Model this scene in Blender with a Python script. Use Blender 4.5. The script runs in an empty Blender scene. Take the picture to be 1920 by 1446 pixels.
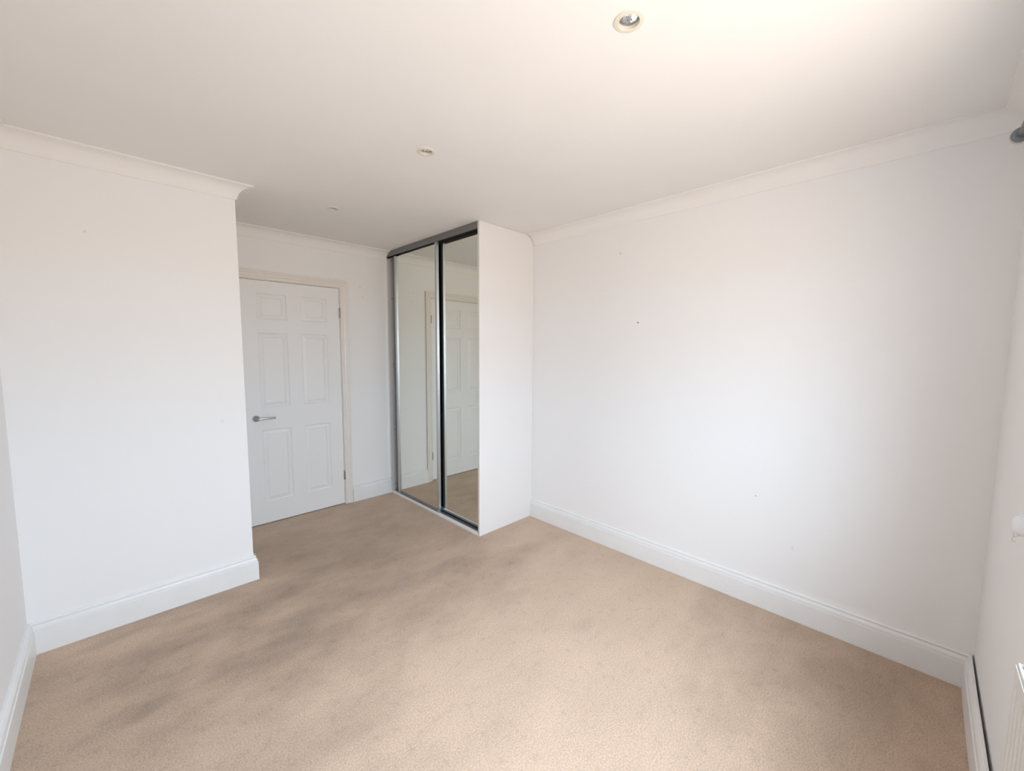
import bpy, bmesh, math
from mathutils import Matrix, Vector

S = bpy.context.scene
COL = S.collection

# ------------------------------------------------------------------ camera
YAW, PITCH, ROLL = 0.7809, -0.0875, 0.0055
fw = Vector((math.sin(YAW)*math.cos(PITCH), math.cos(YAW)*math.cos(PITCH), math.sin(PITCH)))
rt = Vector((math.cos(YAW), -math.sin(YAW), 0)); up = rt.cross(fw)
rt2 = math.cos(ROLL)*rt + math.sin(ROLL)*up
up2 = -math.sin(ROLL)*rt + math.cos(ROLL)*up
cd = bpy.data.cameras.new('camera'); cam = bpy.data.objects.new('camera', cd); COL.objects.link(cam)
cam.matrix_world = Matrix(((rt2.x, up2.x, -fw.x, -2.5574), (rt2.y, up2.y, -fw.y, -3.7257),
                           (rt2.z, up2.z, -fw.z, 1.4448), (0, 0, 0, 1)))
cd.sensor_fit = 'HORIZONTAL'; cd.sensor_width = 36; cd.lens = 36*761.77/1920; cd.clip_start = 0.02
S.camera = cam

# ------------------------------------------------------------------ room sizes (metres; x=0 right wall, y=0 door wall)
H, W, L = 2.3805, 2.9014, 3.9574          # ceiling, left wall at x=-W, window wall at y=-L
SA, SS = 1.9854, 0.8559                   # projecting alcove block: x<-SA, y>-SS
WD, WL = 0.593, 1.3963                    # wardrobe depth (front x=-WD) and length (end y=-WL)
WX0, WX1, WZ0, WZ1 = -2.38, -0.98, 0.90, 2.03   # window opening
WY = -L - 0.006                           # plaster of the window wall

# ------------------------------------------------------------------ daylight: sky above the horizon, sunlit ground below it
w = bpy.data.worlds.new('daylight'); S.world = w; w.use_nodes = True
nt = w.node_tree; nt.nodes.clear()
tc = nt.nodes.new('ShaderNodeTexCoord'); sp = nt.nodes.new('ShaderNodeSeparateXYZ')
rp = nt.nodes.new('ShaderNodeValToRGB'); bg = nt.nodes.new('ShaderNodeBackground'); wo = nt.nodes.new('ShaderNodeOutputWorld')
ma = nt.nodes.new('ShaderNodeMath'); ma.operation = 'MULTIPLY_ADD'; ma.inputs[1].default_value = 0.5; ma.inputs[2].default_value = 0.5
nt.links.new(tc.outputs['Generated'], sp.inputs[0]); nt.links.new(sp.outputs['Z'], ma.inputs[0])
nt.links.new(ma.outputs[0], rp.inputs[0]); nt.links.new(rp.outputs[0], bg.inputs[0]); nt.links.new(bg.outputs[0], wo.inputs[0])
cr = rp.color_ramp                              # bright overcast sky: three times brighter overhead than at the horizon
GROUND, SKY, BRIGHT = (0.240, 0.216, 0.196), (0.68, 0.825, 0.99), 36.0
cr.elements[0].position = 0.485; cr.elements[0].color = (*GROUND, 1)
cr.elements[1].position = 0.515; cr.elements[1].color = (*[c*.34 for c in SKY], 1)
cr.elements.new(1.0).color = (*SKY, 1)
bg.inputs[1].default_value = BRIGHT
ld = bpy.data.lights.new('window_daylight_portal', 'AREA'); ld.shape = 'RECTANGLE'
ld.size = WX1-WX0; ld.size_y = WZ1-WZ0; ld.cycles.is_portal = True
lo = bpy.data.objects.new('window_daylight_portal', ld); COL.objects.link(lo)
lo.location = ((WX0+WX1)/2, WY-0.112, (WZ0+WZ1)/2); lo.rotation_euler = (math.radians(90), 0, 0)   # faces +y, into the room

S.view_settings.view_transform = 'Standard'; S.view_settings.look = 'None'
S.view_settings.exposure = 0.04; S.view_settings.gamma = 1.0
S.view_settings.use_curve_mapping = False
S.cycles.max_bounces = 8; S.cycles.diffuse_bounces = 5; S.cycles.glossy_bounces = 5
S.cycles.use_denoising = True; S.cycles.use_adaptive_sampling = True; S.cycles.adaptive_threshold = 0.02

# ------------------------------------------------------------------ materials
def mat(name, col, rough=0.5, metal=0.0, bump=None, spots=None, vary=None, spec=0.5):
    """bump=(scale,strength,distance); vary=(scale,amount); spots=[(x,y,z,r,strength)] small marks on the surface"""
    m = bpy.data.materials.new(name); m.use_nodes = True
    t = m.node_tree; b = t.nodes['Principled BSDF']
    b.inputs['Roughness'].default_value = rough; b.inputs['Metallic'].default_value = metal
    b.inputs['Specular IOR Level'].default_value = spec
    b.inputs['Base Color'].default_value = (*col, 1)
    co = t.nodes.new('ShaderNodeTexCoord'); src = None
    if vary:
        n = t.nodes.new('ShaderNodeTexNoise'); n.inputs['Scale'].default_value = vary[0]; n.inputs['Detail'].default_value = 2
        t.links.new(co.outputs['Object'], n.inputs['Vector'])
        r = t.nodes.new('ShaderNodeMapRange'); r.inputs[1].default_value = .3; r.inputs[2].default_value = .7
        r.inputs[3].default_value = 1-vary[1]; r.inputs[4].default_value = 1.0
        t.links.new(n.outputs['Fac'], r.inputs[0])
        x = t.nodes.new('ShaderNodeVectorMath'); x.operation = 'SCALE'; x.inputs[0].default_value = col
        t.links.new(r.outputs[0], x.inputs['Scale']); src = x.outputs[0]
    if spots:
        for (sx, sy, sz, rad, st) in spots:
            d = t.nodes.new('ShaderNodeVectorMath'); d.operation = 'DISTANCE'; d.inputs[1].default_value = (sx, sy, sz)
            t.links.new(co.outputs['Object'], d.inputs[0])
            r = t.nodes.new('ShaderNodeMapRange'); r.inputs[1].default_value = rad*.5; r.inputs[2].default_value = rad
            r.inputs[3].default_value = 1-st; r.inputs[4].default_value = 1
            t.links.new(d.outputs['Value'], r.inputs[0])
            x = t.nodes.new('ShaderNodeVectorMath'); x.operation = 'SCALE'
            if src is None: x.inputs[0].default_value = col
            else: t.links.new(src, x.inputs[0])
            t.links.new(r.outputs[0], x.inputs['Scale']); src = x.outputs[0]
    if src: t.links.new(src, b.inputs['Base Color'])
    if bump:
        n = t.nodes.new('ShaderNodeTexNoise'); n.inputs['Scale'].default_value = bump[0]; n.inputs['Detail'].default_value = 5
        t.links.new(co.outputs['Object'], n.inputs['Vector'])
        bn = t.nodes.new('ShaderNodeBump'); bn.inputs['Strength'].default_value = bump[1]; bn.inputs['Distance'].default_value = bump[2]
        t.links.new(n.outputs['Fac'], bn.inputs['Height']); t.links.new(bn.outputs[0], b.inputs['Normal'])
    return m

WALLC = (0.897, 0.884, 0.872)
M = {}
M['wall'] = mat('wall_paint', WALLC, .85, spec=.2,
    spots=[(0, -2.352, 1.633, .007, .75), (0, -2.203, 2.115, .010, .25), (0, -3.110, .629, .0055, .4),
           (0, -3.296, .388, .010, .10), (-SA-.12, -SS, 1.02, .010, .12), (-SA-.62, -SS, 2.0, .008, .15),
           (-.86, 0, 2.02, .006, .35), (-.84, 0, 1.93, .006, .3)])
M['ceiling'] = mat('ceiling_paint', (0.90, 0.875, 0.845), .9, vary=(2.2, .02), spec=.15)
M['coving'] = mat('coving_paint', (0.90, 0.875, 0.85), .8, spec=.2)
M['skirting'] = mat('skirting_gloss_paint', (0.87, 0.86, 0.845), .34, vary=(9, .035))
M['door'] = mat('door_satin_paint', (0.875, 0.865, 0.855), .42)
M['arch'] = mat('aged_cream_gloss', (0.85, 0.80, 0.75), .34, vary=(12, .03))
M['chrome'] = mat('satin_chrome', (0.52, 0.52, 0.53), .22, 1.0)
M['steel'] = mat('hinge_steel', (0.36, 0.36, 0.36), .4, 1.0)
M['alu'] = mat('anodised_aluminium', (0.60, 0.63, 0.66), .36, .85)
M['fascia'] = mat('grey_fascia', (0.20, 0.198, 0.195), .5, 0.15)
M['darktrack'] = mat('dark_track', (0.10, 0.10, 0.095), .45, .4)
M['black'] = mat('black_rubber', (0.012, 0.012, 0.012), .7)
M['mirror'] = mat('silvered_glass', (0.87, 0.89, 0.83), .01, 1.0)
M['panel'] = mat('white_melamine', (0.89, 0.865, 0.845), .5, vary=(5, .012))
M['edge'] = mat('cream_edge_band', (0.76, 0.71, 0.66), .5)
M['strip'] = mat('white_track_strip', (0.86, 0.84, 0.80), .4, vary=(14, .06))
M['liner'] = mat('pale_grey_liner', (0.66, 0.64, 0.62), .6)
M['interior'] = mat('wardrobe_lining', (0.25, 0.23, 0.21), .8)
M['bezel'] = mat('cream_enamel', (0.80, 0.74, 0.63), .35)
M['reflector'] = mat('lamp_reflector', (0.85, 0.86, 0.87), .12, 1.0)
M['rad'] = mat('radiator_enamel', (0.80, 0.785, 0.75), .3)
M['pewter'] = mat('pewter_metal', (0.20, 0.215, 0.235), .42, .7)
M['rim'] = mat('pale_rim', (0.55, 0.55, 0.52), .4, .4)
M['upvc'] = mat('white_upvc', (0.84, 0.84, 0.84), .3)
M['plastic'] = mat('white_plastic', (0.84, 0.84, 0.86), .3)
M['cord'] = mat('off_white_cord', (0.66, 0.63, 0.60), .8)

# door grain: stretched noise bump
t = M['door'].node_tree; co = t.nodes.new('ShaderNodeTexCoord'); mp = t.nodes.new('ShaderNodeMapping')
mp.inputs['Scale'].default_value = (60, 60, 5)
n = t.nodes.new('ShaderNodeTexNoise'); n.inputs['Scale'].default_value = 3; n.inputs['Detail'].default_value = 6; n.inputs['Distortion'].default_value = .6
bn = t.nodes.new('ShaderNodeBump'); bn.inputs['Strength'].default_value = .25; bn.inputs['Distance'].default_value = .001
t.links.new(co.outputs['Object'], mp.inputs[0]); t.links.new(mp.outputs[0], n.inputs['Vector'])
t.links.new(n.outputs['Fac'], bn.inputs['Height']); t.links.new(bn.outputs[0], t.nodes['Principled BSDF'].inputs['Normal'])

# carpet: tufts, pile shading blotches, worn lane, stains and painted-in dim areas
def carpet():
    m = bpy.data.materials.new('beige_carpet'); m.use_nodes = True
    t = m.node_tree; b = t.nodes['Principled BSDF']; N = t.nodes.new; K = t.links.new
    b.inputs['Roughness'].default_value = .95; b.inputs['Specular IOR Level'].default_value = .1
    b.inputs['Sheen Weight'].default_value = .15; b.inputs['Sheen Roughness'].default_value = .5
    co = N('ShaderNodeTexCoord').outputs['Object']
    def noise(scale, det, rough=.5, mapping=None, dist=0):
        n = N('ShaderNodeTexNoise'); n.inputs['Scale'].default_value = scale; n.inputs['Detail'].default_value = det
        n.inputs['Roughness'].default_value = rough; n.inputs['Distortion'].default_value = dist
        if mapping:
            mp = N('ShaderNodeMapping'); mp.inputs['Rotation'].default_value = (0, 0, mapping[2]); mp.inputs['Scale'].default_value = (mapping[0], mapping[1], 1)
            K(co, mp.inputs[0]); K(mp.outputs[0], n.inputs['Vector'])
        else: K(co, n.inputs['Vector'])
        return n.outputs['Fac']
    def rng(v, a, bb, c, d):
        r = N('ShaderNodeMapRange'); r.inputs[1].default_value = a; r.inputs[2].default_value = bb; r.inputs[3].default_value = c; r.inputs[4].default_value = d
        K(v, r.inputs[0]); return r.outputs[0]
    def mul(a, bb):
        r = N('ShaderNodeMath'); r.operation = 'MULTIPLY'; K(a, r.inputs[0]); K(bb, r.inputs[1]); return r.outputs[0]
    tuft = noise(150, 2, .75)                                     # cut-pile tufts
    warp = noise(2.6, 3, .6, (1, 1.7, .35))                      # pile lay and patchy soiling
    f = mul(rng(tuft, .3, .7, .74, 1.16), rng(warp, .3, .7, .93, 1.03))
    f = mul(f, rng(noise(24, 1), .24, .42, .90, 1.0))
    # worn lanes and stains, plus broad ellipses painting in weaker floor light: (x, y, rx, ry, angle, strength)
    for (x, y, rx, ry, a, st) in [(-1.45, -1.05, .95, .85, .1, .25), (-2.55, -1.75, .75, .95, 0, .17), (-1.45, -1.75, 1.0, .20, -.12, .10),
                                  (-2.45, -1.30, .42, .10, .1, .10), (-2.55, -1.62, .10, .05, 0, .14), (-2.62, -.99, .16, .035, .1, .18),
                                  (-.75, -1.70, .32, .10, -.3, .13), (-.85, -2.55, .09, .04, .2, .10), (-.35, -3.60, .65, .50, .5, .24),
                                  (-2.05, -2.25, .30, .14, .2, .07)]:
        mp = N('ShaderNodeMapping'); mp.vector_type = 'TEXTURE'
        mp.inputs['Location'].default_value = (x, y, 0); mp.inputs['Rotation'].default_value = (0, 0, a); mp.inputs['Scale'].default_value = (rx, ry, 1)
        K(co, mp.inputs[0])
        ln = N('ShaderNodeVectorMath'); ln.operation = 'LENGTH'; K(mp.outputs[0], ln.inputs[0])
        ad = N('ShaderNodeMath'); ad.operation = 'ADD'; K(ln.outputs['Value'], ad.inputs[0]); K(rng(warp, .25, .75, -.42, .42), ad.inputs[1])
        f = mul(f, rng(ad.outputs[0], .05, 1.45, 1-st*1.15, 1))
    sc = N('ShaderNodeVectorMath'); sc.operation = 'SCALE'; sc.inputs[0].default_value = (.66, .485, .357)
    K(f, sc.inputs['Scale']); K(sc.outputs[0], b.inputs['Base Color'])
    bn = N('ShaderNodeBump'); bn.inputs['Strength'].default_value = .8; bn.inputs['Distance'].default_value = .004
    K(tuft, bn.inputs['Height']); K(bn.outputs[0], b.inputs['Normal'])
    return m
M['carpet'] = carpet()

# glass pane: clear with a fresnel reflection
g = bpy.data.materials.new('window_glass'); g.use_nodes = True; t = g.node_tree; t.nodes.clear()
o_ = t.nodes.new('ShaderNodeOutputMaterial'); mx = t.nodes.new('ShaderNodeMixShader'); tr = t.nodes.new('ShaderNodeBsdfTransparent')
gl = t.nodes.new('ShaderNodeBsdfGlossy'); gl.inputs['Roughness'].default_value = 0.0; lw = t.nodes.new('ShaderNodeLayerWeight'); lw.inputs[0].default_value = .5
pw = t.nodes.new('ShaderNodeMath'); pw.operation = 'POWER'; pw.inputs[1].default_value = 5
fr = t.nodes.new('ShaderNodeMath'); fr.operation = 'MULTIPLY_ADD'; fr.inputs[1].default_value = .75; fr.inputs[2].default_value = .04
t.links.new(lw.outputs['Facing'], pw.inputs[0]); t.links.new(pw.outputs[0], fr.inputs[0])
t.links.new(fr.outputs[0], mx.inputs[0]); t.links.new(tr.outputs[0], mx.inputs[1]); t.links.new(gl.outputs[0], mx.inputs[2]); t.links.new(mx.outputs[0], o_.inputs[0])
M['glass'] = g

# ------------------------------------------------------------------ helpers
def box(bm, x0, x1, y0, y1, z0, z1):
    x0, x1 = sorted((x0, x1)); y0, y1 = sorted((y0, y1)); z0, z1 = sorted((z0, z1))
    v = [bm.verts.new(c) for c in ((x0,y0,z0),(x1,y0,z0),(x1,y1,z0),(x0,y1,z0),(x0,y0,z1),(x1,y0,z1),(x1,y1,z1),(x0,y1,z1))]
    for f in ((0,3,2,1),(4,5,6,7),(0,1,5,4),(1,2,6,5),(2,3,7,6),(3,0,4,7)): bm.faces.new([v[i] for i in f])
    return bm
def B(*a):
    bm = bmesh.new()
    for q in (a if isinstance(a[0], (tuple, list)) else (a,)): box(bm, *q)
    return bm
def bev(bm, r, seg=2):
    bmesh.ops.bevel(bm, geom=list(bm.edges), offset=r, segments=seg, affect='EDGES', profile=.5); return bm
def obj(name, bm, m, parent=None, smooth=False):
    bmesh.ops.recalc_face_normals(bm, faces=bm.faces)
    me = bpy.data.meshes.new(name); bm.to_mesh(me); bm.free(); me.materials.append(M[m])
    if smooth:
        for p in me.polygons: p.use_smooth = True
        try: me.set_sharp_from_angle(angle=math.radians(35))
        except Exception: pass
    o = bpy.data.objects.new(name, me); COL.objects.link(o); o.parent = parent
    return o
def prism(poly, axis, a, b):
    """poly of 2D points in the plane of the other two axes (in x,y,z order) extruded along axis from a to b"""
    bm = bmesh.new()
    def P(q, s):
        c = list(q); c.insert(axis, s); return c
    A = [bm.verts.new(P(q, a)) for q in poly]; C = [bm.verts.new(P(q, b)) for q in poly]
    n = len(poly); bm.faces.new(A); bm.faces.new(C[::-1])
    for i in range(n): bm.faces.new((A[i], A[(i+1) % n], C[(i+1) % n], C[i]))
    return bm
def run(prof, p0, p1, nrm, m0, m1, zsign=1, z0=0.0, bm=None):
    """sweep profile (d,h): d out of the wall along nrm, h along z*zsign; m=+1 outer mitre (longer), -1 inner (shorter), 0 square"""
    bm = bm or bmesh.new()
    p0 = Vector((*p0, 0)); p1 = Vector((*p1, 0)); d = (p1-p0).normalized(); n = Vector((*nrm, 0))
    A = []; C = []
    for (t, h) in prof:
        z = Vector((0, 0, z0 + zsign*h))
        A.append(bm.verts.new(p0 + n*t - d*(m0*t) + z)); C.append(bm.verts.new(p1 + n*t + d*(m1*t) + z))
    k = len(prof)
    for i in range(k): bm.faces.new((A[i], A[(i+1) % k], C[(i+1) % k], C[i]))
    bm.faces.new(A[::-1]); bm.faces.new(C)
    return bm
def lathe(prof, seg=32, closed=False):
    """profile (r,z) spun about z"""
    bm = bmesh.new(); rings = []
    for (r, z) in prof:
        if r < 1e-6: rings.append([bm.verts.new((0, 0, z))])
        else: rings.append([bm.verts.new((r*math.cos(2*math.pi*i/seg), r*math.sin(2*math.pi*i/seg), z)) for i in range(seg)])
    pairs = list(zip(rings, rings[1:])) + ([(rings[-1], rings[0])] if closed else [])
    for a, b in pairs:
        for i in range(seg):
            j = (i+1) % seg
            if len(a) == 1 and len(b) == 1: continue
            if len(a) == 1: bm.faces.new((a[0], b[i], b[j]))
            elif len(b) == 1: bm.faces.new((a[i], b[0], a[j]))
            else: bm.faces.new((a[i], b[i], b[j], a[j]))
    return bm
def tube(pts, r, seg=10):
    bm = bmesh.new(); pts = [Vector(p) for p in pts]; rings = []
    for i, p in enumerate(pts):
        d = (pts[min(i+1, len(pts)-1)] - pts[max(i-1, 0)]).normalized()
        a = d.orthogonal().normalized() if i == 0 else (prev - d*prev.dot(d)).normalized()
        prev = a; b = d.cross(a)
        rings.append([bm.verts.new(p + r*(a*math.cos(2*math.pi*k/seg) + b*math.sin(2*math.pi*k/seg))) for k in range(seg)])
    for a, b in zip(rings, rings[1:]):
        for k in range(seg): bm.faces.new((a[k], a[(k+1) % seg], b[(k+1) % seg], b[k]))
    bm.faces.new(rings[0][::-1]); bm.faces.new(rings[-1])
    return bm
def empty(name, loc=(0, 0, 0)):
    o = bpy.data.objects.new(name, None); COL.objects.link(o); o.location = loc; o.empty_display_size = .1; return o
def tag(o, label, cat, group=None):
    o['label'] = label; o['category'] = cat
    if group: o['group'] = group
    return o
def struct(o, label=None, cat=None):
    o['kind'] = 'structure'
    if label: o['label'] = label
    if cat: o['category'] = cat
    return o
def part(name, bm, m, root, smooth=False):
    """geometry given in world coordinates, stored relative to its parent"""
    par = root; off = Vector((0, 0, 0))
    while par is not None: off += par.location; par = par.parent
    bmesh.ops.translate(bm, verts=bm.verts, vec=-off)
    return obj(name, bm, m, root, smooth)

# ------------------------------------------------------------------ the shell
T = .12
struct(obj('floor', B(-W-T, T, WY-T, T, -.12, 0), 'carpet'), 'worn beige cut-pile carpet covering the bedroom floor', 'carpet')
DX0, DX1, DZ = -1.850, -1.032, 2.012       # rough opening of the door
LIGHTS = [(-1.4492, -3.073), (-1.4314, -2.0022), (-1.4354, -.8814)]
ce = obj('ceiling', B(-W-T, T, WY-T, T, H, H+.12), 'ceiling')
cut = bmesh.new()
for (x, y) in LIGHTS:
    bmesh.ops.create_cone(cut, cap_ends=True, segments=32, radius1=.034, radius2=.034, depth=.12, matrix=Matrix.Translation((x, y, H)))
cu = obj('cutter', cut, 'ceiling')
md = ce.modifiers.new('holes', 'BOOLEAN'); md.operation = 'DIFFERENCE'; md.object = cu; md.solver = 'EXACT'
bpy.context.view_layer.update()
nm = bpy.data.meshes.new_from_object(ce.evaluated_get(bpy.context.evaluated_depsgraph_get()))
ce.modifiers.clear(); ce.data = nm; bpy.data.objects.remove(cu, do_unlink=True)
struct(ce, 'flat off-white painted ceiling with three recessed spotlights', 'ceiling')
struct(obj('wall_right', B(0, T, WY-T, T, 0, H), 'wall'), 'long plain white wall on the right beyond the wardrobe', 'wall')
struct(obj('wall_left', B(-W-T, -W, WY-T, T, 0, H), 'wall'), 'white wall sliver at the left edge of the photo', 'wall')
struct(obj('wall_back', B((-SA, DX0, 0, T, 0, H), (DX1, 0, 0, T, 0, H), (DX0, DX1, 0, T, DZ, H)), 'wall'), 'white wall around the panelled door', 'wall')
struct(obj('wall_alcove', B(-W, -SA, -SS, T, 0, H), 'wall'), 'projecting white wall at left that partly hides the door', 'wall')
struct(obj('wall_window', B((-W, WX0, WY-.12, WY, 0, H), (WX1, 0, WY-.12, WY, 0, H), (WX0, WX1, WY-.12, WY, 0, WZ0), (WX0, WX1, WY-.12, WY, WZ1, H)), 'wall'),
       'white wall at the right edge carrying the radiator', 'wall')

struct(obj('wall_light_block', B((DX0-.15, DX1+.15, T+.001, T+.06, -.12, DZ+.15)), 'wall'), 'added slab behind the closed door, blocking daylight under it', 'wall')  # unseen slab added to stop outside light leaking under the door

# coving (trim_n): concave plaster cove with a small lip along each edge
R_, cx_ = .066, .077
COVE = [(0, 0), (0, .078), (.006, .078), (.0075, .0745)]
COVE += [(cx_ - R_*math.cos(a), .0745 - R_*math.sin(a)) for a in [math.pi/2*i/10 for i in range(1, 10)]]
COVE += [(.0765, .0080), (.0775, .0065), (.0841, .0065), (.0841, 0)]
COVE = [COVE[0]] + COVE[1:]
def cove(i, p0, p1, n, m0, m1, label):
    o = obj('trim_%d' % i, run(COVE, p0, p1, n, m0, m1, -1, H), 'coving', smooth=True); return struct(o, label, 'coving')
cove(1, (0, WY), (0, -WL+.06), (-1, 0), -1, 0, 'curved white plaster coving along the top of the right wall')
cove(2, (-SA, 0), (-WD+.012, 0), (0, -1), -1, 0, 'curved white plaster coving above the panelled door')
cove(3, (-W, -SS), (-SA, -SS), (0, -1), -1, 1, 'curved white plaster coving atop the projecting wall at left')
cove(4, (-SA, -SS), (-SA, 0), (1, 0), 1, -1, 'short coving return on the hidden side of the projecting wall')
cove(5, (-W, WY), (-W, -SS), (1, 0), -1, -1, 'curved plaster coving over the left wall, top left corner')
cove(6, (-W, WY), (0, WY), (0, 1), -1, -1, 'curved plaster coving over the radiator wall, top right corner')

# skirting boards
SKT = [(0, 0), (0, .153), (.007, .153), (.0105, .1505), (.0125, .147), (.0118, .1440), (.0078, .1418), (.0080, .1392), (.0125, .1375),
       (.0155, .1335), (.0172, .1280), (.0180, .1215), (.0184, .1170), (.0165, .1155), (.0168, .1138), (.0218, .1118), (.0220, .1080), (.0220, 0)]
def skirt(name, p0, p1, n, m0, m1, label):
    o = obj(name, run(SKT, p0, p1, n, m0, m1), 'skirting', smooth=True); return struct(o, label, 'skirting')
skirt('baseboard_right', (0, -L), (0, -WL-.0005), (-1, 0), -1, 0, 'long white moulded skirting board along the right wall')
skirt('baseboard_back', (-.986, 0), (-WD-.002, 0), (0, -1), 0, 0, 'short white skirting board between the door and the mirrored wardrobe')
skirt('baseboard_alcove', (-W, -SS), (-SA, -SS), (0, -1), -1, 1, 'white moulded skirting board on the projecting wall at left')
skirt('baseboard_alcove_return', (-SA, -SS), (-SA, -.022), (1, 0), 1, 0, 'skirting board on the side of the projecting wall facing the wardrobe')
skirt('baseboard_left', (-W, -L), (-W, -SS), (1, 0), -1, -1, 'white skirting board at the bottom left edge of the photo')
bm = bmesh.new()                                                # sprung away from the plaster: a dark gap behind it
run(SKT, (0, -L+.0005), (-.30, -L+.003), (0, 1), -1, 0, bm=bm); run(SKT, (-.30, -L+.003), (-W, -L+.006), (0, 1), 0, -1, bm=bm)
struct(obj('baseboard_window', bm, 'skirting', smooth=True), 'white skirting board under the radiator with a gap behind it', 'skirting')

# ------------------------------------------------------------------ door, lining, architrave
LX0, LX1, LZ0, LZ1, FY = -1.822, -1.060, .008, 1.982, .001
door = empty('door_1', ((LX0+LX1)/2, 0, 0))
struct(door, 'white six-panel moulded door with chrome lever handle', 'door')
px = [(-1.707, -1.492), (-1.384, -1.172)]; pz = [(.188, .783), (.967, 1.569), (1.678, 1.881)]
bm = bmesh.new()
xs = sorted([LX0, LX1] + [c for q in px for c in q]); zs = sorted([LZ0, LZ1] + [c for q in pz for c in q])
V = {}
for x in xs:
    for z in zs: V[x, z] = bm.verts.new((x, FY, z))
holes = {(a, c) for a, _ in px for c, _ in pz}
for i in range(len(xs)-1):
    for j in range(len(zs)-1):
        if (xs[i], zs[j]) not in holes:
            bm.faces.new((V[xs[i], zs[j]], V[xs[i+1], zs[j]], V[xs[i+1], zs[j+1]], V[xs[i], zs[j+1]]))
e = [b for b in bm.edges if len(b.link_faces) == 1 and (all(abs(v.co.x-LX0) < 1e-6 for v in b.verts) or all(abs(v.co.x-LX1) < 1e-6 for v in b.verts)
     or all(abs(v.co.z-LZ0) < 1e-6 for v in b.verts) or all(abs(v.co.z-LZ1) < 1e-6 for v in b.verts))]
r = bmesh.ops.extrude_edge_only(bm, edges=e)
bmesh.ops.translate(bm, verts=[v for v in r['geom'] if isinstance(v, bmesh.types.BMVert)], vec=(0, .038, 0))
bmesh.ops.edgeloop_fill(bm, edges=[q for q in r['geom'] if isinstance(q, bmesh.types.BMEdge) and len(q.link_faces) == 1])
part('leaf', bm, 'door', door)
LOOPS = [(0, 0), (.0030, .0060), (.0070, .0085), (.0120, .0080), (.0330, .0024), (.0360, .0012), (.0378, .0048), (.0395, .0048)]
for (x0, x1) in px:
    for (z0, z1) in pz:
        bm = bmesh.new(); prev = None
        for (i_, d_) in LOOPS:
            ring = [bm.verts.new(c) for c in ((x0+i_, FY+d_, z0+i_), (x1-i_, FY+d_, z0+i_), (x1-i_, FY+d_, z1-i_), (x0+i_, FY+d_, z1-i_))]
            if prev:
                for k in range(4): bm.faces.new((prev[k], prev[(k+1) % 4], ring[(k+1) % 4], ring[k]))
            prev = ring
        bm.faces.new(prev); part('panel', bm, 'door', door)
for zc in (1.767, .275):
    h = part('hinge', lathe([(0, -.043), (.0045, -.043), (.0055, -.041), (.0055, -.0145), (.0048, -.014), (.0055, -.0135), (.0055, .0135), (.0048, .014), (.0055, .0145), (.0055, .041), (.0045, .043), (0, .043)], 14), 'steel', door, True)
    h.location = (LX1+.001 - door.location.x, -.005, zc)
    # geometry of the lathe is about its own origin
    for v in h.data.vertices: v.co += door.location
    part('hinge_plate', B(LX1-.001, LX1+.003, -.004, .018, zc-.043, zc+.043), 'steel', h)
hx, hz = -1.748, .884
rose = lathe([(0, -.001), (.0255, -.001), (.0258, .006), (.0245, .011), (.0215, .017), (.016, .022), (.0095, .026), (.0085, .030), (.0085, .040), (0, .040)], 32)
bmesh.ops.rotate(rose, verts=rose.verts, cent=(0, 0, 0), matrix=Matrix.Rotation(math.pi/2, 3, 'X')); bmesh.ops.translate(rose, verts=rose.verts, vec=(hx, 0, hz))
handle = part('handle', rose, 'chrome', door, True)
part('lever', tube([(hx-.002, -.030, hz), (hx, -.040, hz), (hx+.006, -.045, hz), (hx+.014, -.046, hz), (hx+.112, -.046, hz), (hx+.128, -.046, hz)], .0088, 16), 'chrome', handle, True)

lin = []
struct(obj('trim_7', B((DX0+.0005, LX0-.003, .0, .1195, 0, DZ-.0005), (LX1+.003, DX1-.0005, .0, .1195, 0, DZ-.0005), (LX0-.003, LX1+.003, .0, .1195, LZ1+.003, DZ-.0005),
    (LX0-.003, LX0+.012, .042, .07, 0, LZ1+.003), (LX1-.012, LX1+.003, .042, .07, 0, LZ1+.003), (LX0+.012, LX1-.012, .042, .07, LZ1-.012, LZ1+.003)), 'arch'),
    'cream painted door lining and stop around the panelled door', 'door frame')
AI0, AI1, AZ = LX0-.008, LX1+.008, LZ1+.008
AP = [(0, 0), (0, .008), (.002, .0105), (.005, .0115), (.018, .0115), (.0195, .0095), (.022, .0095), (.0245, .0125), (.036, .0155), (.040, .0155), (.0415, .0135), (.044, .0135),
      (.0465, .0165), (.052, .0185), (.062, .0185), (.0635, .0175), (.064, .016), (.064, 0)]
def leg(sign, xin):
    bm = bmesh.new(); A = []; C = []
    for (t_, h_) in AP:
        A.append(bm.verts.new((xin+sign*t_, -h_, 0))); C.append(bm.verts.new((xin+sign*t_, -h_, AZ+t_)))
    k = len(AP)
    for i in range(k): bm.faces.new((A[i], A[(i+1) % k], C[(i+1) % k], C[i]))
    bm.faces.new(A); bm.faces.new(C[::-1]); return bm
arch = empty('trim_8', ((AI0+AI1)/2, 0, 0)); struct(arch, 'stepped cream architrave framing the panelled door', 'architrave')
part('jamb_moulding', leg(-1, AI0), 'arch', arch); part('jamb_moulding', leg(1, AI1), 'arch', arch)
bm = bmesh.new(); A = []; C = []
for (t_, h_) in AP:
    A.append(bm.verts.new((AI0-t_, -h_, AZ+t_))); C.append(bm.verts.new((AI1+t_, -h_, AZ+t_)))
for i in range(len(AP)): bm.faces.new((A[i], A[(i+1) % len(AP)], C[(i+1) % len(AP)], C[i]))
bm.faces.new(A); bm.faces.new(C[::-1]); part('head_moulding', bm, 'arch', arch)

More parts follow.
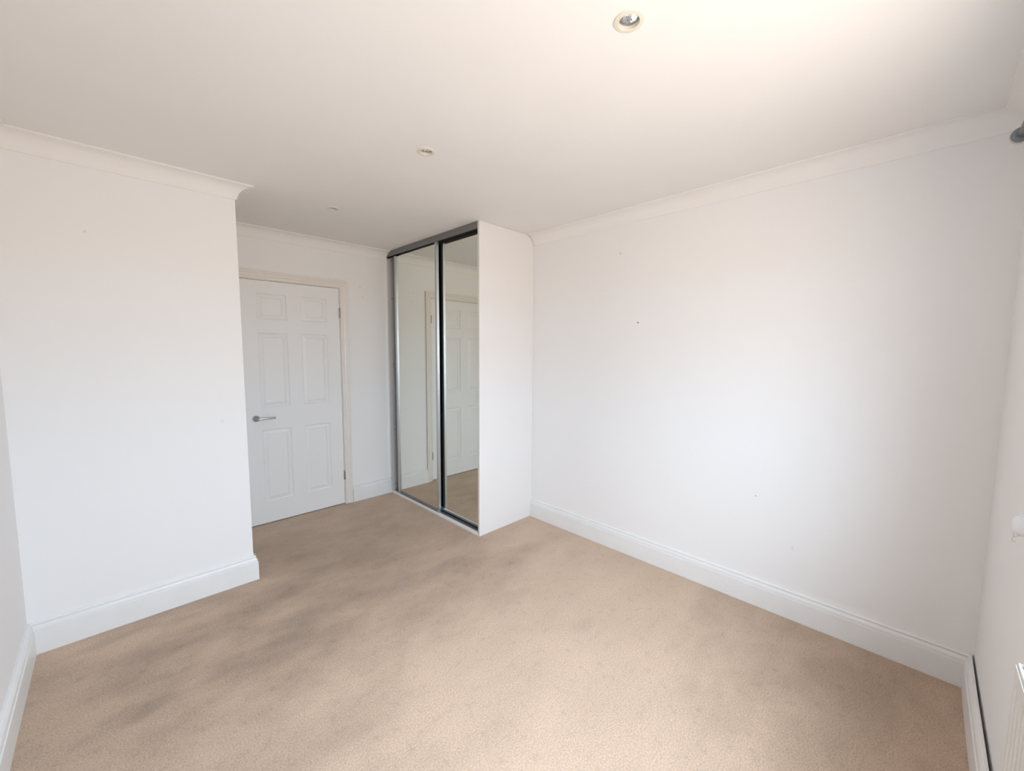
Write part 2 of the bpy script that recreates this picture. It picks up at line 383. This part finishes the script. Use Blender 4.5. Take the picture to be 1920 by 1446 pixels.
# ------------------------------------------------------------------ fitted wardrobe with two sliding mirror doors
wr = empty('sliding_wardrobe', (-WD/2, -WL/2, 0))
tag(wr, 'fitted floor-to-ceiling wardrobe with two sliding mirror doors and white end panel', 'wardrobe')
g_ = .004
notch = [(-t_-(g_ if h_ > .003 else g_), H-h_-g_) for (t_, h_) in COVE[1:]]
poly = [(-WD, 0.001), (-.0015, 0.001), (-.0015, H-.078-g_)] + notch[1:-1] + [(-.0841-g_, H-.0015), (-WD, H-.0015)]
end = part('end_panel', prism([(a, b) for a, b in poly], 1, -WL, -WL+.018), 'panel', wr)
part('edge_band', B(-WD-.0012, -WD, -WL+.0006, -WL+.0174, .001, H-.0015), 'edge', end)
YR, YL = -WL+.0185, -.0005
# top track: fascia scribed over the coving, channel with lips behind it
fz = 2.3285
poly = [(YR, fz), (YR, H-.001), (-.0841-.004, H-.001)] + [(-t_-.003, H-h_-.003) for (t_, h_) in reversed(COVE[4:-3])] + [(-.010, fz)]
fa = part('top_fascia', prism(poly, 0, -WD-.001, -WD+.004), 'fascia', wr)
part('top_track', B((-WD+.004, -.480, YR, -.0885, H-.010, H-.0012), (-.5535, -.5505, YR, -.0885, fz+.006, H-.010), (-.517, -.514, YR, -.0885, fz+.006, H-.010), (-.484, -.480, YR, -.0885, fz-.004, H-.010)), 'darktrack', wr)
# bottom track
part('threshold_strip', prism([(-WD-.003, .0005), (-WD-.003, .015), (-WD+.001, .0195), (-WD+.018, .0195), (-WD+.020, .017), (-WD+.020, .0005)], 1, YR, -.0225), 'strip', wr)
part('bottom_track', B((-.573, -.490, YR, -.0225, .0005, .005), (-.573, -.569, YR, -.0225, .005, .022), (-.5555, -.552, YR, -.0225, .005, .026), (-.494, -.490, YR, -.0225, .005, .022)), 'alu', wr)
part('groove_floor', B((-.5688, -.5557, YR, -.0225, .005, .0062), (-.5518, -.4942, YR, -.0225, .005, .0062)), 'black', wr)
# jamb liner board on the door wall with five screws
ln_ = part('jamb_liner', B(-WD-.0005, -.485, -.020, -.0006, .001, 2.318), 'liner', wr)
part('liner_edge', B(-WD-.004, -WD-.0007, -.0208, -.0006, .156, 2.296), 'panel', ln_)
for i, z in enumerate((2.298, 1.9397, 1.2962, .6394, .0804)):
    s = lathe([(0, 0), (.0045, 0), (.0045, .0012), (.003, .002), (0, .0012)], 12)
    bmesh.ops.rotate(s, verts=s.verts, cent=(0, 0, 0), matrix=Matrix.Rotation(math.pi/2, 3, 'X')); bmesh.ops.translate(s, verts=s.verts, vec=(-.5485, -.020, z))
    part('screw', s, 'black', ln_, True)
# lining inside
part('interior_lining', B((-.004, -.001, YR, -.001, .001, H-.083), (-.484, -.004, -.004, -.001, .001, H-.083), (-.484, -.004, YR, YR+.003, .001, H-.083)), 'interior', wr)
def sliding(xm, y0, y1, xf, xb, label, zb):
    """xm mirror face, y0<y1 door edges, xf front / xb back of the frame"""
    d = empty('mirror_door', (xm, y0, 0)); d.parent = wr; d.location = Vector((xm, y0, 0)) - wr.location
    d['label'] = label
    zt = 2.362
    def stile(ya, yb):
        s = 1 if yb > ya else -1          # ya outer edge, yb inner (mirror side)
        P = [(ya, xb), (ya, xf+.002), (ya+s*.002, xf), (ya+s*.009, xf), (ya+s*.010, xf+.005), (ya+s*.014, xf+.005), (ya+s*.015, xf+.001),
             (ya+s*.025, xf+.001), (ya+s*.027, xf+.003), (ya+s*.027, xm-.0002), (ya+s*.027, xb)]
        return prism([(b_, a_) for (a_, b_) in P], 2, zb-.006, zt)
    part('stile', stile(y0, y0+.027), 'alu', d); part('stile', stile(y1, y1-.027), 'alu', d)
    part('mirror', B(xm, xm+.004, y0+.0272, y1-.0272, zb+.024, zt-.042), 'mirror', d)
    rl = part('bottom_rail', prism([(xm-.006, zb), (xm-.006, zb+.018), (xm-.001, zb+.0245), (xm+.006, zb+.0245), (xm+.006, zb)], 1, y0+.0272, y1-.0272), 'fascia', d)
    part('rail_bead', prism([(xm-.0066, zb+.0145), (xm-.0066, zb+.0185), (xm-.0012, zb+.0255), (xm-.0006, zb+.0250), (xm-.0058, zb+.0180), (xm-.0058, zb+.0145)], 1, y0+.0273, y1-.0273), 'fascia' if xm < -.56 else 'alu', rl)
    part('guide_strip', B(xm-.003, xm+.003, y0+.0273, y1-.0273, zb-.0125, zb-.0003), 'black', rl)
    part('top_rail', B(xm-.006, xm+.006, y0+.0272, y1-.0272, zt-.0415, zt), 'black', d)
    part('mirror_backing', B(xm+.0045, xm+.0065, y0+.0272, y1-.0272, zb+.0247, zt-.0417), 'black', d)
    return d
sliding(-.574, -.838, -.138, -.586, -.5625, 'front sliding mirror door on the outer track', .0225)
sliding(-.541, YR+.003, YR+.703, -.5475, -.528, 'rear sliding mirror door beside the white end panel', .036)

# ------------------------------------------------------------------ recessed spotlights
def spot_light():
    e = empty('recessed_spotlight')
    obj('bezel_ring', lathe([(.0335, .010), (.0335, .0001), (.0430, .0001), (.0430, -.0012), (.0415, -.0032), (.0360, -.0046), (.0300, -.0046), (.0288, -.0036), (.0285, -.0015),
                             (.0280, .010), (.0280, .0145), (.0300, .0145)], 40, True), 'bezel', e, True)
    obj('retaining_ring', lathe([(.0279, .0065), (.0250, .0068), (.0240, .0085), (.0240, .0105), (.0279, .0105)], 40, True), 'steel', e, True)
    bm = bmesh.new(); prev = None                          # faceted dichroic reflector bowl
    for (r, z, k) in ((.0239, .0098, 0), (.0225, .0160, .5), (.0180, .0260, 0), (.0110, .0340, .5), (.0050, .0380, 0)):
        ring = [bm.verts.new((r*math.cos(2*math.pi*(i+k)/24), r*math.sin(2*math.pi*(i+k)/24), z)) for i in range(24)]
        if prev:
            for i in range(24):
                j = (i+1) % 24
                bm.faces.new((prev[i], prev[j], ring[j], ring[i]))
        prev = ring
    bm.faces.new(prev); bowl = obj('reflector_bowl', bm, 'reflector', e)
    obj('capsule', lathe([(0, .0140), (.0030, .0150), (.0042, .0185), (.0042, .030), (.0030, .036), (0, .036)], 14), 'plastic', bowl, True)
    obj('front_glass', lathe([(0, .0090), (.0238, .0090), (.0238, .0100), (0, .0100)], 32), 'glass', e)
    return e
sl = spot_light()
labels = ['large cream-rimmed recessed spotlight, top centre right, nearest of three', 'cream-rimmed recessed spotlight in the middle of the row of three',
          'smallest recessed spotlight, nearest the panelled door']
for i, (x, y) in enumerate(LIGHTS):
    if i == 0: o = sl
    else:
        o = sl.copy(); COL.objects.link(o)
        for ch in sl.children:
            c = ch.copy(); COL.objects.link(c); c.parent = o
            for gch in ch.children:
                q = gch.copy(); COL.objects.link(q); q.parent = c
    o.location = (x, y, H); tag(o, labels[i], 'spotlight', 'recessed spotlights in the ceiling')

# ------------------------------------------------------------------ window (behind the camera's right shoulder)
win = empty('window_1', ((WX0+WX1)/2, WY-.05, WZ0)); struct(win, 'white double casement window letting in the daylight', 'window')
xm_ = (WX0+WX1)/2
def ring_frame(x0, x1, z0, z1, w_, y0, y1):
    return B((x0, x0+w_, y0, y1, z0, z1), (x1-w_, x1, y0, y1, z0, z1), (x0+w_, x1-w_, y0, y1, z0, z0+w_), (x0+w_, x1-w_, y0, y1, z1-w_, z1))
part('window_frame', ring_frame(WX0+.001, WX1-.001, WZ0+.001, WZ1-.001, .035, WY-.105, WY-.065), 'upvc', win)
part('mullion', B(xm_-.025, xm_+.025, WY-.105, WY-.065, WZ0+.0365, WZ1-.0365), 'upvc', win)
for (a, b) in ((WX0+.0365, xm_-.0255), (xm_+.0255, WX1-.0365)):
    s = part('casement_sash', ring_frame(a, b, WZ0+.037, WZ1-.037, .032, WY-.097, WY-.059), 'upvc', win)
    part('pane', B(a+.0325, b-.0325, WY-.081, WY-.077, WZ0+.0695, WZ1-.0695), 'glass', s)
part('window_sill', bev(B(WX0+.001, WX1-.001, WY-.064, WY+.020, WZ0+.0005, WZ0+.022), .006), 'upvc', win)

# ------------------------------------------------------------------ radiator
RX1, RX0, RZ0, RZ1, RYF, RYB = -1.259, -2.259, .205, .800, -L+.055, -L+.020
rad = empty('panel_radiator', ((RX0+RX1)/2, RYB, RZ0)); tag(rad, 'white ridged panel radiator at the bottom right edge under the window', 'radiator')
bm = bmesh.new(); pts = []                                 # fluted front sheet
x = RX1; nfl = 30; step = (RX1-RX0)/nfl
for i in range(nfl):
    x0 = RX1 - i*step
    pts += [(x0, 0), (x0-step*.30, 0), (x0-step*.45, -.007), (x0-step*.85, -.007)]
pts.append((RX0, 0))
rows = [(RZ0, 0), (RZ0+.03, 0), (RZ0+.05, 1), (RZ1-.05, 1), (RZ1-.03, 0), (RZ1, 0)]
grid = [[bm.verts.new((px_, RYF + (d_ if k else 0), z)) for (px_, d_) in pts] for (z, k) in rows]
for a, b in zip(grid, grid[1:]):
    for i in range(len(pts)-1): bm.faces.new((a[i], a[i+1], b[i+1], b[i]))
e = [q for q in bm.edges if len(q.link_faces) == 1]
r = bmesh.ops.extrude_edge_only(bm, edges=e); bmesh.ops.translate(bm, verts=[v for v in r['geom'] if isinstance(v, bmesh.types.BMVert)], vec=(0, -.014, 0))
part('front_panel', bm, 'rad', rad)
part('side_panel', bev(B(RX1+.0002, RX1+.003, RYB, RYF-.006, RZ0+.02, RZ1+.004), .0008, 1), 'rad', rad)
part('side_panel', bev(B(RX0-.003, RX0-.0002, RYB, RYF-.006, RZ0+.02, RZ1+.004), .0008, 1), 'rad', rad)
gr_ = part('top_grille', B((RX0, RX1, RYF-.007, RYF-.003, RZ1+.0002, RZ1+.007), (RX0, RX1, RYB, RYB+.004, RZ1+.0002, RZ1+.007)), 'rad', rad)
nb = 50
for i in range(nb+1):
    xx = RX1 - .003 - i*((RX1-RX0-.006)/nb)
    part('grille_bar', B(xx-.003, xx+.003, RYB+.0042, RYF-.0072, RZ1+.0015, RZ1+.006), 'rad', gr_)
for xx in (RX1-.15, RX0+.15): part('wall_bracket', B(xx-.015, xx+.015, WY+.0005, RYB-.0002, RZ0+.06, RZ1-.05), 'rad', rad)
part('valve_pin', tube([(RX1+.0032, RYB+.024, RZ1-.016), (RX1+.010, RYB+.024, RZ1-.016)], .004, 10), 'steel', rad, True)
for xx in (RX1-.03, RX0+.03):
    vt = part('valve_tail', tube([(xx, RYB+.016, RZ0-.0002), (xx, RYB+.016, .10), (xx, RYB+.016, .0005)], .0075, 12), 'chrome', rad, True)

# ------------------------------------------------------------------ curtain pole
PD, PZ, PX1, PX0 = .0555, 2.1455, -.432, -2.82
pole = empty('curtain_pole', (PX1, -L+PD, PZ)); tag(pole, 'pewter grey curtain pole end with round cap at the right edge', 'curtain pole')
part('rod', tube([(PX0, -L+PD, PZ), (PX1-.001, -L+PD, PZ)], .0095, 20), 'pewter', pole, True)
def cap(x, s):
    c = lathe([(0, -.0040), (.0120, -.0040), (.0135, -.001), (.0215, .0), (.0235, .004), (.0235, .016), (.0215, .020), (0, .0215)], 32)
    bmesh.ops.rotate(c, verts=c.verts, cent=(0, 0, 0), matrix=Matrix.Rotation(s*math.pi/2, 3, 'Y')); bmesh.ops.translate(c, verts=c.verts, vec=(x, -L+PD, PZ)); return c
f = part('finial', cap(PX1, 1), 'pewter', pole, True); part('finial', cap(PX0, -1), 'pewter', pole, True)
c = lathe([(.0238, .006), (.0255, .007), (.0255, .017), (.0238, .018)], 32, True)
bmesh.ops.rotate(c, verts=c.verts, cent=(0, 0, 0), matrix=Matrix.Rotation(math.pi/2, 3, 'Y')); bmesh.ops.translate(c, verts=c.verts, vec=(PX1, -L+PD, PZ))
part('finial_rim', c, 'rim', f, True)
for xx in (-.62, -2.66):
    b_ = part('bracket', tube([(xx, WY+.005, PZ), (xx, -L+PD-.0105, PZ)], .007, 14), 'pewter', pole, True)
    c = lathe([(0, 0), (.022, 0), (.022, .004), (.018, .0065), (0, .0065)], 24)
    bmesh.ops.rotate(c, verts=c.verts, cent=(0, 0, 0), matrix=Matrix.Rotation(-math.pi/2, 3, 'X')); bmesh.ops.translate(c, verts=c.verts, vec=(xx, WY+.0005, PZ))
    part('wall_plate', c, 'pewter', b_, True)

# ------------------------------------------------------------------ blind cord tidy on the wall beside the window
cxx, cyy, czz = -.822, -L+.013, 0.978
ct = empty('cord_tidy', (cxx, WY, czz)); tag(ct, 'rounded white plastic cord holder with looped cord at the right edge', 'cord holder')
bm = lathe([(0, -.030), (.008, -.0285), (.0145, -.023), (.0175, -.012), (.0185, .002), (.0170, .014), (.0125, .022), (.0065, .0255), (.0060, .032), (.0075, .034), (.0075, .038), (0, .038)], 28)
bmesh.ops.translate(bm, verts=bm.verts, vec=(cxx, cyy-.0005, czz)); part('body', bm, 'plastic', ct, True)
part('wall_mount', bev(B(cxx-.010, cxx+.010, WY+.0005, cyy-.012, czz-.016, czz+.016), .002), 'plastic', ct)
loop = [(cxx+.004, cyy+.004, czz+.012), (cxx+.008, cyy+.010, czz-.004), (cxx+.010, cyy+.012, czz-.022), (cxx+.010, cyy+.011, czz-.038), (cxx+.009, cyy+.013, czz-.047), (cxx+.006, cyy+.012, czz-.051), (cxx+.003, cyy+.008, czz-.050)]
part('hanging_cord', tube(loop, .0011, 8), 'cord', ct, True)
part('cross_cord', tube([(cxx+.010, cyy+.011, czz-.040), (cxx+.004, cyy+.006, czz-.034), (cxx-.006, cyy-.002, czz-.027), (cxx-.018, cyy-.010, czz-.022)], .0012, 8), 'cord', ct, True)
